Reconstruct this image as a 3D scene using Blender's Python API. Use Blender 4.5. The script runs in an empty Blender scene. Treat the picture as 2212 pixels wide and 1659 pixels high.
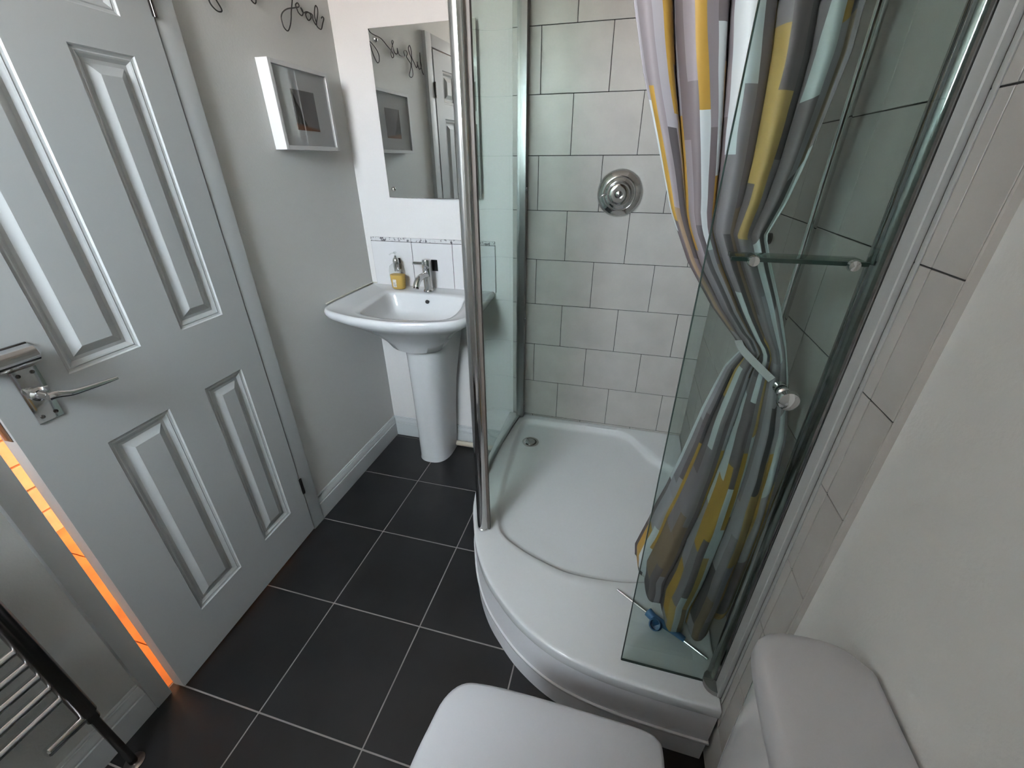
import bpy, bmesh, math, random
from mathutils import Vector, Matrix
random.seed(4)
sc = bpy.context.scene
PI = math.pi

# ---------------------------------------------------------------- camera
cam_d = bpy.data.cameras.new('camera'); cam = bpy.data.objects.new('camera', cam_d)
sc.collection.objects.link(cam); sc.camera = cam
pitch, yaw, roll = math.radians(-28.0418), math.radians(-14.9392), math.radians(-0.1944)
fw = Vector((math.sin(yaw)*math.cos(pitch), math.cos(yaw)*math.cos(pitch), math.sin(pitch)))
rt = Vector((math.cos(yaw), -math.sin(yaw), 0)); up = rt.cross(fw)
r2 = rt*math.cos(roll)+up*math.sin(roll); u2 = up*math.cos(roll)-rt*math.sin(roll)
M = Matrix((r2, u2, -fw)).transposed().to_4x4(); M.translation = Vector((1.2198, -1.8485, 1.4462))
cam.matrix_world = M
cam_d.sensor_width = 36; cam_d.lens = 900/2212*36; cam_d.clip_start = 0.02

# ---------------------------------------------------------------- sky, exposure
sc.view_settings.view_transform = 'Standard'; sc.view_settings.look = 'None'
sc.view_settings.gamma = 1; sc.view_settings.use_curve_mapping = False
sc.view_settings.exposure = 0.0
w = bpy.data.worlds.new('sky'); sc.world = w; w.use_nodes = True
nt = w.node_tree; nt.nodes.clear()
o_ = nt.nodes.new('ShaderNodeOutputWorld'); bg = nt.nodes.new('ShaderNodeBackground')
tc = nt.nodes.new('ShaderNodeTexCoord'); sx = nt.nodes.new('ShaderNodeSeparateXYZ')
rp = nt.nodes.new('ShaderNodeValToRGB')
rp.color_ramp.elements[0].position = .47; rp.color_ramp.elements[0].color = (.44, .34, .29, 1)
rp.color_ramp.elements[1].position = .60; rp.color_ramp.elements[1].color = (.84, .92, 1.0, 1)
e_ = rp.color_ramp.elements.new(.51); e_.color = (.92, .84, .79, 1)
mr_ = nt.nodes.new('ShaderNodeMath'); mr_.operation = 'MULTIPLY_ADD'; mr_.inputs[1].default_value = .5; mr_.inputs[2].default_value = .5
nt.links.new(tc.outputs['Generated'], sx.inputs[0]); nt.links.new(sx.outputs['Z'], mr_.inputs[0]); nt.links.new(mr_.outputs[0], rp.inputs[0])
nt.links.new(rp.outputs[0], bg.inputs[0]); nt.links.new(bg.outputs[0], o_.inputs[0])
bg.inputs[1].default_value = 59.0
# the hall beyond the door has a warm lamp
hl = bpy.data.lights.new('hall_lamp', 'POINT'); hl.energy = 2.5; hl.color = (1, .52, .22); hl.shadow_soft_size = .08
ho = bpy.data.objects.new('hall_lamp', hl); ho.location = (-.62, -.95, 2.0); sc.collection.objects.link(ho)
try:
    sc.cycles.use_denoising = True
    sc.cycles.max_bounces = 14; sc.cycles.diffuse_bounces = 7; sc.cycles.glossy_bounces = 8
    sc.cycles.transparent_max_bounces = 24; sc.cycles.caustics_reflective = False
except Exception: pass

# ---------------------------------------------------------------- materials
def mat(name, col, rough=.5, metal=0.0, noise=0.0, nscale=8.0, bump=0.0, bscale=60.0, coat=0.0, ior=1.5):
    m = bpy.data.materials.new(name); m.use_nodes = True; n = m.node_tree.nodes; l = m.node_tree.links
    b = n['Principled BSDF']; b.inputs['Roughness'].default_value = rough; b.inputs['Metallic'].default_value = metal
    b.inputs['Base Color'].default_value = (*col, 1); b.inputs['IOR'].default_value = ior
    if coat: b.inputs['Coat Weight'].default_value = coat; b.inputs['Coat Roughness'].default_value = .06
    t = n.new('ShaderNodeTexCoord')
    if noise:
        x = n.new('ShaderNodeTexNoise'); x.inputs['Scale'].default_value = nscale; x.inputs['Detail'].default_value = 5
        r = n.new('ShaderNodeValToRGB')
        r.color_ramp.elements[0].position = .3; r.color_ramp.elements[1].position = .7
        r.color_ramp.elements[0].color = tuple(c*(1-noise) for c in col)+(1,)
        r.color_ramp.elements[1].color = tuple(min(1, c*(1+noise)) for c in col)+(1,)
        l.new(t.outputs['Object'], x.inputs[0]); l.new(x.outputs[0], r.inputs[0]); l.new(r.outputs[0], b.inputs['Base Color'])
    if bump:
        x = n.new('ShaderNodeTexNoise'); x.inputs['Scale'].default_value = bscale; x.inputs['Detail'].default_value = 4
        bp = n.new('ShaderNodeBump'); bp.inputs['Strength'].default_value = bump; bp.inputs['Distance'].default_value = .002
        l.new(t.outputs['Object'], x.inputs[0]); l.new(x.outputs[0], bp.inputs['Height']); l.new(bp.outputs[0], b.inputs['Normal'])
    return m
def glass(name, tint, fres=1.45, rough=.0):
    m = bpy.data.materials.new(name); m.use_nodes = True; n = m.node_tree.nodes; l = m.node_tree.links; n.clear()
    o = n.new('ShaderNodeOutputMaterial'); mx = n.new('ShaderNodeMixShader'); f = n.new('ShaderNodeMath'); lw = n.new('ShaderNodeLayerWeight')
    t = n.new('ShaderNodeBsdfTransparent'); g = n.new('ShaderNodeBsdfGlossy')
    # Schlick reflectance, the same for both faces of the pane
    lw.inputs[0].default_value = .5; pw = n.new('ShaderNodeMath'); pw.operation = 'POWER'; pw.inputs[1].default_value = 5
    l.new(lw.outputs['Facing'], pw.inputs[0]); f.operation = 'MULTIPLY_ADD'; f0 = ((fres-1)/(fres+1))**2
    l.new(pw.outputs[0], f.inputs[0]); f.inputs[1].default_value = 1-f0; f.inputs[2].default_value = f0
    t.inputs[0].default_value = (*tint, 1); g.inputs['Roughness'].default_value = rough
    l.new(f.outputs[0], mx.inputs[0]); l.new(t.outputs[0], mx.inputs[1]); l.new(g.outputs[0], mx.inputs[2]); l.new(mx.outputs[0], o.inputs[0])
    return m
PAINT = mat('white_paint', (.79, .805, .79), .55, bump=.25, bscale=140)
PAINTB = mat('bright_white_paint', (.80, .79, .79), .5, bump=.2, bscale=140)
GLOSSW = mat('white_gloss_paint', (.58, .61, .62), .32, bump=.12, bscale=40)
CEIL = mat('ceiling_paint', (.78, .77, .75), .8)
CERAMIC = mat('white_ceramic', (.76, .78, .80), .12, coat=.6)
ACRYL = mat('white_acrylic', (.70, .72, .73), .22, coat=.4)
APRON = mat('grey_white_panel', (.82, .83, .87), .35)
LID = mat('white_plastic', (.56, .57, .60), .35)
CHROME = mat('chrome', (.82, .83, .84), .07, 1.0)
CHROMED = mat('dark_chrome', (.17, .155, .15), .22, 1.0)
ALU = mat('satin_aluminium', (.40, .42, .42), .28, 1.0)
FLOORT = mat('black_tile', (.011, .011, .0118), .42, noise=.35, nscale=5, bump=.25, bscale=25)
GROUTF = mat('pale_grout', (.30, .28, .27), .9)
WTILE = mat('stone_effect_tile', (.47, .455, .43), .34, noise=.07, nscale=9, bump=.1, bscale=30)
GROUTD = mat('dark_grout', (.03, .03, .03), .9)
SPLASH = mat('white_glazed_tile', (.78, .78, .80), .12)
BLACK = mat('black_gloss', (.01, .01, .012), .25)
WIRE = mat('black_wire', (.012, .014, .014), .45)
DARK = mat('dark_hole', (.01, .01, .01), .6)
SEAL = mat('brown_seal', (.12, .10, .085), .5)
CREAM = mat('cream_pipe_paint', (.62, .56, .45), .4)
BLUE = mat('blue_plastic', (.05, .15, .30), .35)
GLEFT = glass('clear_glass', (.85, .92, .89))
GRIGHT = glass('green_tinted_glass', (.80, .855, .835))
GEDGE = mat('glass_edge', (.015, .035, .03), .3)
GPIC = glass('picture_glass', (.99, .99, .99), 1.5)
GCLEAR = glass('clear_plastic', (.93, .94, .93), 1.4)
MIRROR = mat('mirror_silver', (.80, .83, .82), .0, 1.0)
MAT_ = mat('white_mount', (.88, .90, .93), .8)
FRAMEW = mat('white_frame', (.82, .83, .84), .4)
AMBER = mat('amber_soap', (.72, .47, .12), .15)
LABELM = mat('paper_label', (.68, .66, .62), .6, noise=.3, nscale=90)
WOOD = mat('orange_wood', (.60, .26, .07), .45, noise=.35, nscale=6)
HALLW = mat('peach_hall_paint', (.80, .62, .48), .7)
TIE = mat('pale_grey_band', (.55, .53, .54), .4)
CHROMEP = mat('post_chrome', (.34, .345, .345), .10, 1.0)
COVER = mat('satin_cover_strip', (.40, .41, .40), .38)

def border_mat():
    m = bpy.data.materials.new('patterned_border'); m.use_nodes = True; n = m.node_tree.nodes; l = m.node_tree.links
    b = n['Principled BSDF']; b.inputs['Roughness'].default_value = .2
    t = n.new('ShaderNodeTexCoord'); x = n.new('ShaderNodeTexNoise'); x.inputs['Scale'].default_value = 95; x.inputs['Detail'].default_value = 1
    r = n.new('ShaderNodeValToRGB'); r.color_ramp.interpolation = 'LINEAR'
    r.color_ramp.elements[0].position = .36; r.color_ramp.elements[0].color = (.16, .15, .17, 1)
    r.color_ramp.elements[1].position = .47; r.color_ramp.elements[1].color = (.72, .72, .74, 1)
    l.new(t.outputs['Object'], x.inputs[0]); l.new(x.outputs[0], r.inputs[0]); l.new(r.outputs[0], b.inputs['Base Color'])
    return m
BORDER = border_mat()

SEED = 3.0
def curtain_mat():
    m = bpy.data.materials.new('patchwork_fabric'); m.use_nodes = True; n = m.node_tree.nodes; l = m.node_tree.links
    b = n['Principled BSDF']; b.inputs['Roughness'].default_value = .6
    uv = n.new('ShaderNodeUVMap'); uv.uv_map = 'UVMap'
    s = n.new('ShaderNodeSeparateXYZ'); l.new(uv.outputs[0], s.inputs[0])
    def mt(op, a, b_=None, c=None):
        x = n.new('ShaderNodeMath'); x.operation = op
        for i, v in enumerate((a, b_, c)):
            if v is None: continue
            if isinstance(v, (int, float)): x.inputs[i].default_value = v
            else: l.new(v, x.inputs[i])
        return x.outputs[0]
    nz = n.new('ShaderNodeTexNoise'); nz.inputs['Scale'].default_value = 7; nz.inputs['Detail'].default_value = 1
    l.new(uv.outputs[0], nz.inputs[0])
    u = mt('ADD', s.outputs[0], mt('MULTIPLY', mt('SUBTRACT', nz.outputs[0], .5), .035))
    col = mt('ADD', mt('FLOOR', mt('MULTIPLY', u, 19.0)), SEED)
    wn = n.new('ShaderNodeTexWhiteNoise'); wn.noise_dimensions = '1D'; l.new(col, wn.inputs['W'])
    v = mt('ADD', mt('MULTIPLY', s.outputs[1], 4.8), mt('MULTIPLY', wn.outputs[0], 9.0))
    row = mt('FLOOR', v)
    cx = n.new('ShaderNodeCombineXYZ'); l.new(col, cx.inputs[0]); l.new(row, cx.inputs[1])
    w2 = n.new('ShaderNodeTexWhiteNoise'); w2.noise_dimensions = '2D'; l.new(cx.outputs[0], w2.inputs[0])
    r = n.new('ShaderNodeValToRGB'); r.color_ramp.interpolation = 'CONSTANT'
    pal = [(0, (.145, .12, .125)), (.18, (.56, .60, .61)), (.33, (.24, .21, .225)), (.53, (.42, .25, .045)), (.63, (.075, .066, .07)),
           (.73, (.34, .32, .345)), (.86, (.22, .155, .10)), (.94, (.47, .32, .11))]
    e = r.color_ramp.elements
    e[0].position = 0; e[0].color = (*pal[0][1], 1); e[1].position = pal[1][0]; e[1].color = (*pal[1][1], 1)
    for p, c in pal[2:]:
        q = e.new(p); q.color = (*c, 1)
    l.new(w2.outputs[0], r.inputs[0]); l.new(r.outputs[0], b.inputs['Base Color'])
    return m
FABRIC = curtain_mat()

def photo_mat():
    m = bpy.data.materials.new('small_landscape_print'); m.use_nodes = True; n = m.node_tree.nodes; l = m.node_tree.links
    b = n['Principled BSDF']; b.inputs['Roughness'].default_value = .5
    t = n.new('ShaderNodeTexCoord'); s = n.new('ShaderNodeSeparateXYZ'); l.new(t.outputs['Generated'], s.inputs[0])
    nz = n.new('ShaderNodeTexNoise'); nz.inputs['Scale'].default_value = 3; l.new(t.outputs['Generated'], nz.inputs[0])
    def mt(op, a, b_):
        x = n.new('ShaderNodeMath'); x.operation = op
        for i, v in enumerate((a, b_)):
            if isinstance(v, (int, float)): x.inputs[i].default_value = v
            else: l.new(v, x.inputs[i])
        return x.outputs[0]
    d = mt('ADD', mt('SUBTRACT', mt('MULTIPLY', s.outputs[2], .55), mt('SUBTRACT', .60, mt('MULTIPLY', s.outputs[1], 1.25))), mt('MULTIPLY', nz.outputs[0], .3))
    hill = n.new('ShaderNodeValToRGB'); hill.color_ramp.elements[0].position = .12; hill.color_ramp.elements[0].color = (.03, .028, .025, 1)
    hill.color_ramp.elements[1].position = .16; hill.color_ramp.elements[1].color = (.26, .25, .26, 1); l.new(d, hill.inputs[0])
    bt = n.new('ShaderNodeValToRGB'); bt.color_ramp.elements[0].position = .12; bt.color_ramp.elements[0].color = (1, 1, 1, 1)
    bt.color_ramp.elements[1].position = .2; bt.color_ramp.elements[1].color = (0, 0, 0, 1)
    l.new(mt('ADD', s.outputs[2], mt('MULTIPLY', s.outputs[1], .12)), bt.inputs[0])
    mx = n.new('ShaderNodeMixRGB'); l.new(bt.outputs[0], mx.inputs[0]); l.new(hill.outputs[0], mx.inputs[1]); mx.inputs[2].default_value = (.22, .09, .04, 1)
    l.new(mx.outputs[0], b.inputs['Base Color'])
    return m
PRINT = photo_mat()

# ---------------------------------------------------------------- builders
class MB:
    def __init__(s): s.bm = bmesh.new(); s.mi = 0
    def face(s, pts):
        vs = [s.bm.verts.new(p) for p in pts]; f = s.bm.faces.new(vs); f.material_index = s.mi; return f
    def box(s, x0, x1, y0, y1, z0, z1, bev=0.0, seg=2):
        b = bmesh.new(); bmesh.ops.create_cube(b, size=1)
        for v in b.verts: v.co = Vector(((x0+x1)/2+v.co.x*(x1-x0), (y0+y1)/2+v.co.y*(y1-y0), (z0+z1)/2+v.co.z*(z1-z0)))
        if bev: bmesh.ops.bevel(b, geom=b.edges[:], offset=bev, segments=seg, affect='EDGES', profile=.7)
        s.merge(b); return s
    def merge(s, b, M=None):
        m = {}
        for v in b.verts: m[v] = s.bm.verts.new(M @ v.co if M else v.co)
        for f in b.faces:
            try: g = s.bm.faces.new([m[v] for v in f.verts]); g.material_index = s.mi
            except ValueError: pass
        b.free()
    def loft(s, rings, cap0=True, cap1=True, closed=True):
        R = [[s.bm.verts.new(p) for p in r] for r in rings]; n = len(R[0])
        for a, b in zip(R, R[1:]):
            for i in range(n if closed else n-1):
                j = (i+1) % n
                g = s.bm.faces.new((a[i], a[j], b[j], b[i])); g.material_index = s.mi
        if cap0: g = s.bm.faces.new(R[0][::-1]); g.material_index = s.mi
        if cap1: g = s.bm.faces.new(R[-1]); g.material_index = s.mi
        return s
    def cyl(s, a, b, r, r1=None, n=24, bev=0.0):
        a = Vector(a); b = Vector(b); r1 = r if r1 is None else r1
        d = (b-a).normalized(); t = Vector((0, 0, 1)) if abs(d.z) < .9 else Vector((1, 0, 0))
        p = d.cross(t).normalized(); q = d.cross(p)
        ring = lambda c, rr: [c+(p*math.cos(2*PI*i/n)+q*math.sin(2*PI*i/n))*rr for i in range(n)]
        rs = [ring(a, r), ring(b, r1)]
        if bev: rs = [ring(a, r-bev), ring(a+d*bev, r), ring(b-d*bev, r1), ring(b, r1-bev)]
        s.loft(rs); return s
    def lathe(s, c, axis, prof, n=40, cap0=True, cap1=True):
        c = Vector(c); d = Vector(axis).normalized(); t = Vector((0, 0, 1)) if abs(d.z) < .9 else Vector((1, 0, 0))
        p = d.cross(t).normalized(); q = d.cross(p)
        s.loft([[c+d*h+(p*math.cos(2*PI*i/n)+q*math.sin(2*PI*i/n))*max(r, 1e-5) for i in range(n)] for r, h in prof], cap0, cap1); return s
    def tube(s, pts, r, n=10, smooth=0, radii=None):
        P = [Vector(p) for p in pts]
        if smooth: P = cat(P, smooth)
        rings = []; prev = None
        for i, p in enumerate(P):
            d = (P[min(i+1, len(P)-1)]-P[max(i-1, 0)]).normalized()
            if prev is None:
                t = Vector((0, 0, 1)) if abs(d.z) < .9 else Vector((1, 0, 0)); a = d.cross(t).normalized()
            else: a = (prev-d*prev.dot(d)).normalized()
            prev = a; b = d.cross(a)
            rr = r if radii is None else radii[0]+(radii[1]-radii[0])*i/(len(P)-1)
            rings.append([p+(a*math.cos(2*PI*k/n)+b*math.sin(2*PI*k/n))*rr for k in range(n)])
        s.loft(rings); return s
    def build(s, name, m, parent=None, ang=38, flat=False):
        bm = s.bm; bmesh.ops.recalc_face_normals(bm, faces=bm.faces[:])
        if parent is not None:
            off = parent.matrix_world.translation if parent.parent is None and parent.type == 'EMPTY' else world_off(parent)
            for v in bm.verts: v.co -= off
        me = bpy.data.meshes.new(name)
        if not flat:
            for f in bm.faces: f.smooth = True
            for e in bm.edges:
                if len(e.link_faces) == 2 and e.calc_face_angle(0) > math.radians(ang): e.smooth = False
        bm.to_mesh(me); bm.free()
        for mm in (m if isinstance(m, (list, tuple)) else [m]): me.materials.append(mm)
        o = bpy.data.objects.new(name, me); sc.collection.objects.link(o)
        if parent is not None: o.parent = parent
        return o
def world_off(o):
    v = Vector((0, 0, 0))
    while o is not None: v += o.location; o = o.parent
    return v
def cat(P, k=6, closed=False):
    out = []; n = len(P)
    rng = range(n if closed else n-1)
    for i in rng:
        if closed: p0, p1, p2, p3 = P[(i-1) % n], P[i], P[(i+1) % n], P[(i+2) % n]
        else: p0, p1, p2, p3 = P[max(i-1, 0)], P[i], P[i+1], P[min(i+2, n-1)]
        for j in range(k):
            t = j/k
            out.append(.5*((2*p1)+(-p0+p2)*t+(2*p0-5*p1+4*p2-p3)*t*t+(-p0+3*p1-3*p2+p3)*t**3))
    if not closed: out.append(P[-1])
    return out
def thing(name, label, catg, loc, group=None):
    o = bpy.data.objects.new(name, None); sc.collection.objects.link(o); o.location = loc; o.empty_display_size = .05
    o['label'] = label; o['category'] = catg
    if group: o['group'] = group
    bpy.context.view_layer.update()
    return o
def tag(o, label, catg, group=None):
    o['label'] = label; o['category'] = catg
    if group: o['group'] = group
    return o
def struct(o, label=None):
    o['kind'] = 'structure'
    if label: o['label'] = label
    return o
def rrect(x0, x1, y0, y1, r, k=6):
    out = []
    for cx, cy, a in ((x1-r, y1-r, 0), (x0+r, y1-r, 90), (x0+r, y0+r, 180), (x1-r, y0+r, 270)):
        for i in range(k+1):
            t = math.radians(a+90*i/k); out.append((cx+r*math.cos(t), cy+r*math.sin(t)))
    return out
def resample(poly, c, angs):
    out = []; n = len(poly)
    for a in angs:
        d = (math.cos(a), math.sin(a)); best = None
        for i in range(n):
            x1, y1 = poly[i][0]-c[0], poly[i][1]-c[1]; x2, y2 = poly[(i+1) % n][0]-c[0], poly[(i+1) % n][1]-c[1]
            ex, ey = x2-x1, y2-y1; den = d[0]*ey-d[1]*ex
            if abs(den) < 1e-12: continue
            t = (x1*ey-y1*ex)/den; s_ = (x1*d[1]-y1*d[0])/den
            if t > 0 and -1e-9 <= s_ <= 1+1e-9 and (best is None or t > best): best = t
        out.append((c[0]+d[0]*best, c[1]+d[1]*best))
    return out
def lerp(tab, z):
    if z <= tab[0][0]: return tab[0][1]
    for (a, va), (b, vb) in zip(tab, tab[1:]):
        if z <= b: return va+(vb-va)*(z-a)/(b-a)
    return tab[-1][1]

# ================================================================ THE ROOM
XR = 1.59; YB = -2.5; NX, NY = .85, -1.97; H = 2.459
# floor: tiles laid on a pale grout bed
m = MB(); m.mi = 1; m.box(-.005, XR+.05, YB-.05, .05, -.06, -.0018)
cols = [-.03, .3225, .6705, 1.025, 1.378, 1.73]; rows = [.3, -.032, -.370, -.714, -1.067, -1.428, -1.632, -1.98, -2.33, -2.68, -3.1]
g = .0022; m.mi = 0
for x0, x1 in zip(cols, cols[1:]):
    for y1, y0 in zip(rows, rows[1:]):
        a, b, c_, d = max(x0+g, 0), min(x1-g, XR), max(y0+g, YB), min(y1-g, 0)
        if b > a and d > c_: m.box(a, b, c_, d, -.004, 0, .0008, 1)
struct(m.build('floor', [FLOORT, GROUTF], ang=20))

# left wall with the door opening
DY0, DY1, DZ = -1.452, -.762, 2.0
m = MB()
m.box(-.12, 0, DY1, .12, 0, H+.1); m.box(-.12, 0, YB-.1, DY0, 0, H+.1); m.box(-.12, 0, DY0, DY1, DZ, H+.1)
struct(m.build('wall_left', PAINT))
# sink wall: painted plaster, then stone-effect tiles in the shower corner
m = MB(); m.box(-.12, XR+.12, 0, .12, -.06, H+.1); m.mi = 2; m.box(.735, XR, -.0072, 0, .2, H); m.mi = 1
x_off = .9665; gt = .0011
k = -3
for lv in range(-2, 10):
    z0, z1 = .468+.2*lv, .668+.2*lv
    sh = 0 if lv % 2 == 1 else .125
    for c in range(-3, 5):
        a, b = x_off+sh+.25*c, x_off+sh+.25*(c+1)
        a, b = max(a+gt, .735), min(b-gt, XR); zz0, zz1 = max(z0+gt, .2), min(z1-gt, H)
        if b-a > .004 and zz1-zz0 > .01: m.box(a, b, -.009, -.001, zz0, zz1, .0006, 1)
struct(m.build('wall_back', [PAINTB, WTILE, GROUTD], ang=20))
# right wall: tiles as far as the end of the shower, paint beyond
m = MB(); m.box(XR, XR+.12, YB-.1, .12, -.06, H+.1); m.mi = 2; m.box(XR-.0072, XR, -1.279, -.009, .2, H)
m.mi = 1; m.loft([[Vector((XR, -1.2824, z)), Vector((XR-.0082, -1.2824, z)), Vector((XR-.0070, -1.2850, z)), Vector((XR, -1.2885, z))] for z in (.05, H)]); m.mi = 1
zl = [.2, .41, .60, .786, .969, 1.145, 1.33, 1.515, 1.70, 1.89, 2.08, H]
yl = [-.01, -.195, -.445, -.695, -.945, -1.221, -1.2825]
for z0, z1 in zip(zl, zl[1:]):
    for y1, y0 in zip(yl, yl[1:]):
        m.box(XR-.009, XR-.001, y0+gt, y1-gt, z0+gt, z1-gt, .0006, 1)
struct(m.build('wall_right', [PAINT, WTILE, GROUTD], ang=20))
# ceiling, and the window in the wall behind the camera
m = MB(); m.box(-.12, XR+.12, YB-.12, .12, 2.46, 2.58); struct(m.build('ceiling', CEIL, flat=True))
WX0, WX1, WZ0, WZ1, WT = 0.09, 0.72, 1.62, 2.36, .10
m = MB(); m.box(-.12, WX0, YB-WT, YB, -.06, 2.56); m.box(WX1, XR+.12, YB-WT, YB, -.06, 2.56); m.box(WX0, WX1, YB-WT, YB, -.06, WZ0); m.box(WX0, WX1, YB-WT, YB, WZ1, 2.56)
m.box(NX, XR+.12, YB-.02, NY, -.06, 2.56)     # unseen box added behind the camera to keep window light off the right wall
struct(m.build('wall_front', PAINT))
m = MB(); f_ = .045; ya, yb = YB-WT+.01, YB-WT+.06
m.box(WX0, WX1, ya, yb, WZ0, WZ0+f_); m.box(WX0, WX1, ya, yb, WZ1-f_, WZ1); m.box(WX0, WX0+f_, ya, yb, WZ0+f_, WZ1-f_); m.box(WX1-f_, WX1, ya, yb, WZ0+f_, WZ1-f_)
w1 = struct(m.build('window_1', FRAMEW, flat=True))
m = MB(); m.box(WX0+f_, WX1-f_, YB-WT+.032, YB-WT+.038, WZ0+f_, WZ1-f_); m.build('pane', glass('window_glass', (.96, .97, .97)), w1, flat=True)

# skirting boards with an ogee top
def skirting(name, a, b, nrm, h=.122, t=.018):
    a = Vector(a); b = Vector(b); nrm = Vector(nrm)
    prof = [(0, 0), (t, 0), (t, h*.66), (t*.98, h*.68), (t*.72, h*.69), (t*.72, h*.73), (t*.84, h*.75), (t*.80, h*.80), (t*.60, h*.86), (t*.48, h*.90), (t*.48, h*.93), (t*.30, h*.935), (t*.28, h*.98), (t*.1, h), (0, h)]
    mb = MB(); mb.loft([[p+nrm*x+Vector((0, 0, z)) for x, z in prof] for p in (a, b)])
    return struct(mb.build(name, GLOSSW, ang=25))
skirting('baseboard_left', (.0005, -.714, 0), (.0005, -.0, 0), (1, 0, 0))
skirting('baseboard_left.001', (.0005, YB, 0), (.0005, -1.497, 0), (1, 0, 0))
skirting('baseboard_back', (.0, -.0005, 0), (.712, -.0005, 0), (0, -1, 0))
skirting('baseboard_front', (0, YB+.0005, 0), (NX, YB+.0005, 0), (0, 1, 0))

# door frame (lining) and architraves
m = MB(); e = .001
m.box(-.12, 0.0, DY1-.022, DY1-e, 0, DZ-.0); m.box(-.12, 0.0, DY0+e, DY0+.004, 0, DZ); m.box(-.12, 0, DY0, DY1, DZ-.01, DZ-e)
m.box(-.12, -.045, DY1-.034, DY1-.022, 0, DZ-.01)
struct(m.build('trim_1', GLOSSW))
def archi(name, y0, y1, z1):
    mb = MB(); mb.box(.0005, .021, y0, y1, 0, z1, .0015, 2); return struct(mb.build(name, GLOSSW))
archi('trim_2', DY1-.018, DY1+.045, DZ+.05)
archi('trim_3', DY0-.044, DY0+.0, DZ+.05)
mb = MB(); mb.box(.0005, .021, DY0+.001, DY1-.019, DZ-.006, DZ+.05, .0015, 2); struct(mb.build('trim_4', GLOSSW))

# ---------------------------------------------------------------- door: six moulded panels, a little ajar
LW = .648                        # leaf width
ang = math.radians(2.6)
hinge = Vector((.024, DY1-.024, 0))
dm = bpy.data.meshes.new('tmp')
ys = sorted([0, LW, .088, .232, .348, .512]); zs = [.012, .19, .842, 1.03, 1.672, 1.745, 1.905, 1.985]
b = bmesh.new()
def dface(pts): b.faces.new([b.verts.new(p) for p in pts])
def panel(u0, u1, z0, z1, x, sgn):
    rings = []
    for ins, dep in ((0, 0), (.003, .0035), (.008, .005), (.0105, .004), (.014, .0055), (.021, .0105), (.029, .0105), (.046, .002), (.0485, .0010)):
        rings.append([Vector((x-sgn*dep, -u, z)) for u, z in ((u0+ins, z0+ins), (u1-ins, z0+ins), (u1-ins, z1-ins), (u0+ins, z1-ins))])
    for r0, r1 in zip(rings, rings[1:]):
        for i in range(4):
            j = (i+1) % 4; dface([r0[i], r0[j], r1[j], r1[i]])
    dface(rings[-1])
TH = .038
clipu, clipz = LW, 1.985
for x, sgn in ((0, 1), (-TH, -1)):
    for i in range(5):
        for j in range(7):
            u0, u1, z0, z1 = ys[i], ys[i+1], zs[j], zs[j+1]
            if i in (1, 3) and j in (1, 3, 5): panel(u0, u1, z0, z1, x, sgn)
            else: dface([Vector((x, -u, z)) for u, z in ((u0, z0), (u1, z0), (u1, z1), (u0, z1))])
out = [(0, .012), (LW, .012), (LW, 1.985), (0, 1.985)]
for p, q in zip(out, out[1:]+out[:1]):
    dface([Vector((0, -p[0], p[1])), Vector((0, -q[0], q[1])), Vector((-TH, -q[0], q[1])), Vector((-TH, -p[0], p[1]))])
bmesh.ops.remove_doubles(b, verts=b.verts[:], dist=1e-5)
bmesh.ops.recalc_face_normals(b, faces=b.faces[:])
for f in b.faces: f.smooth = False
dm = bpy.data.meshes.new('door_1'); b.to_mesh(dm); b.free(); dm.materials.append(GLOSSW)
door = bpy.data.objects.new('door_1', dm); sc.collection.objects.link(door)
door.location = hinge; door.rotation_euler = (0, 0, ang); struct(door)
def dchild(mb, name, mt_, parent=door):
    bm = mb.bm; bmesh.ops.recalc_face_normals(bm, faces=bm.faces[:]); me = bpy.data.meshes.new(name)
    for f in bm.faces: f.smooth = True
    for e_ in bm.edges:
        if len(e_.link_faces) == 2 and e_.calc_face_angle(0) > .66: e_.smooth = False
    bm.to_mesh(me); bm.free(); me.materials.append(mt_); o = bpy.data.objects.new(name, me); sc.collection.objects.link(o); o.parent = parent
    return o
mb = MB(); mb.box(0, .004, -.603, -.557, .955, 1.075, .0015)
hp = dchild(mb, 'handle_plate', CHROME)
mb = MB(); mb.lathe((.004, -.580, 1.018), (1, 0, 0), [(.015, 0), (.015, .006), (.010, .010), (.009, .036), (.010, .04)])
mb.tube([(.042, -.584, 1.018), (.046, -.572, 1.017), (.047, -.55, 1.009), (.045, -.52, 1.004), (.043, -.478, .999), (.042, -.455, .997)], .007, 12, 5, radii=(.0105, .0045))
dchild(mb, 'lever', CHROME, hp)
for yy, zz in ((-.592, .968), (-.568, .968), (-.592, 1.064), (-.568, 1.064)):
    mb = MB(); mb.lathe((.004, yy, zz), (1, 0, 0), [(.0042, 0), (.0038, .0015), (.001, .002)], 12); dchild(mb, 'screw', CHROMED, hp)
mb = MB(); mb.box(0, .005, -.645, -.552, 1.088, 1.125, .001); bolt = dchild(mb, 'bolt_plate', CHROMED)
mb = MB(); mb.cyl((.030, -.56, 1.108), (.030, -.655, 1.108), .020, bev=.004, n=32); dchild(mb, 'bolt_barrel', CHROME, bolt)
mb = MB(); mb.box(-.031, -.007, -LW-.0012, -LW+.001, .94, 1.06, .0005); mb2 = dchild(mb, 'latch_plate', CHROMED)
mb = MB(); mb.box(-.024, -.014, -LW-.008, -LW, .99, 1.01, .002); dchild(mb, 'latch_bolt', CHROME, mb2)
for zz in (.25, 1.80):
    mb = MB(); mb.cyl((.003, .003, zz-.035), (.003, .003, zz+.04), .0038, n=12); mb.box(-.001, .003, -.003, .010, zz-.035, zz+.04); dchild(mb, 'hinge', CHROMED)

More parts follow.
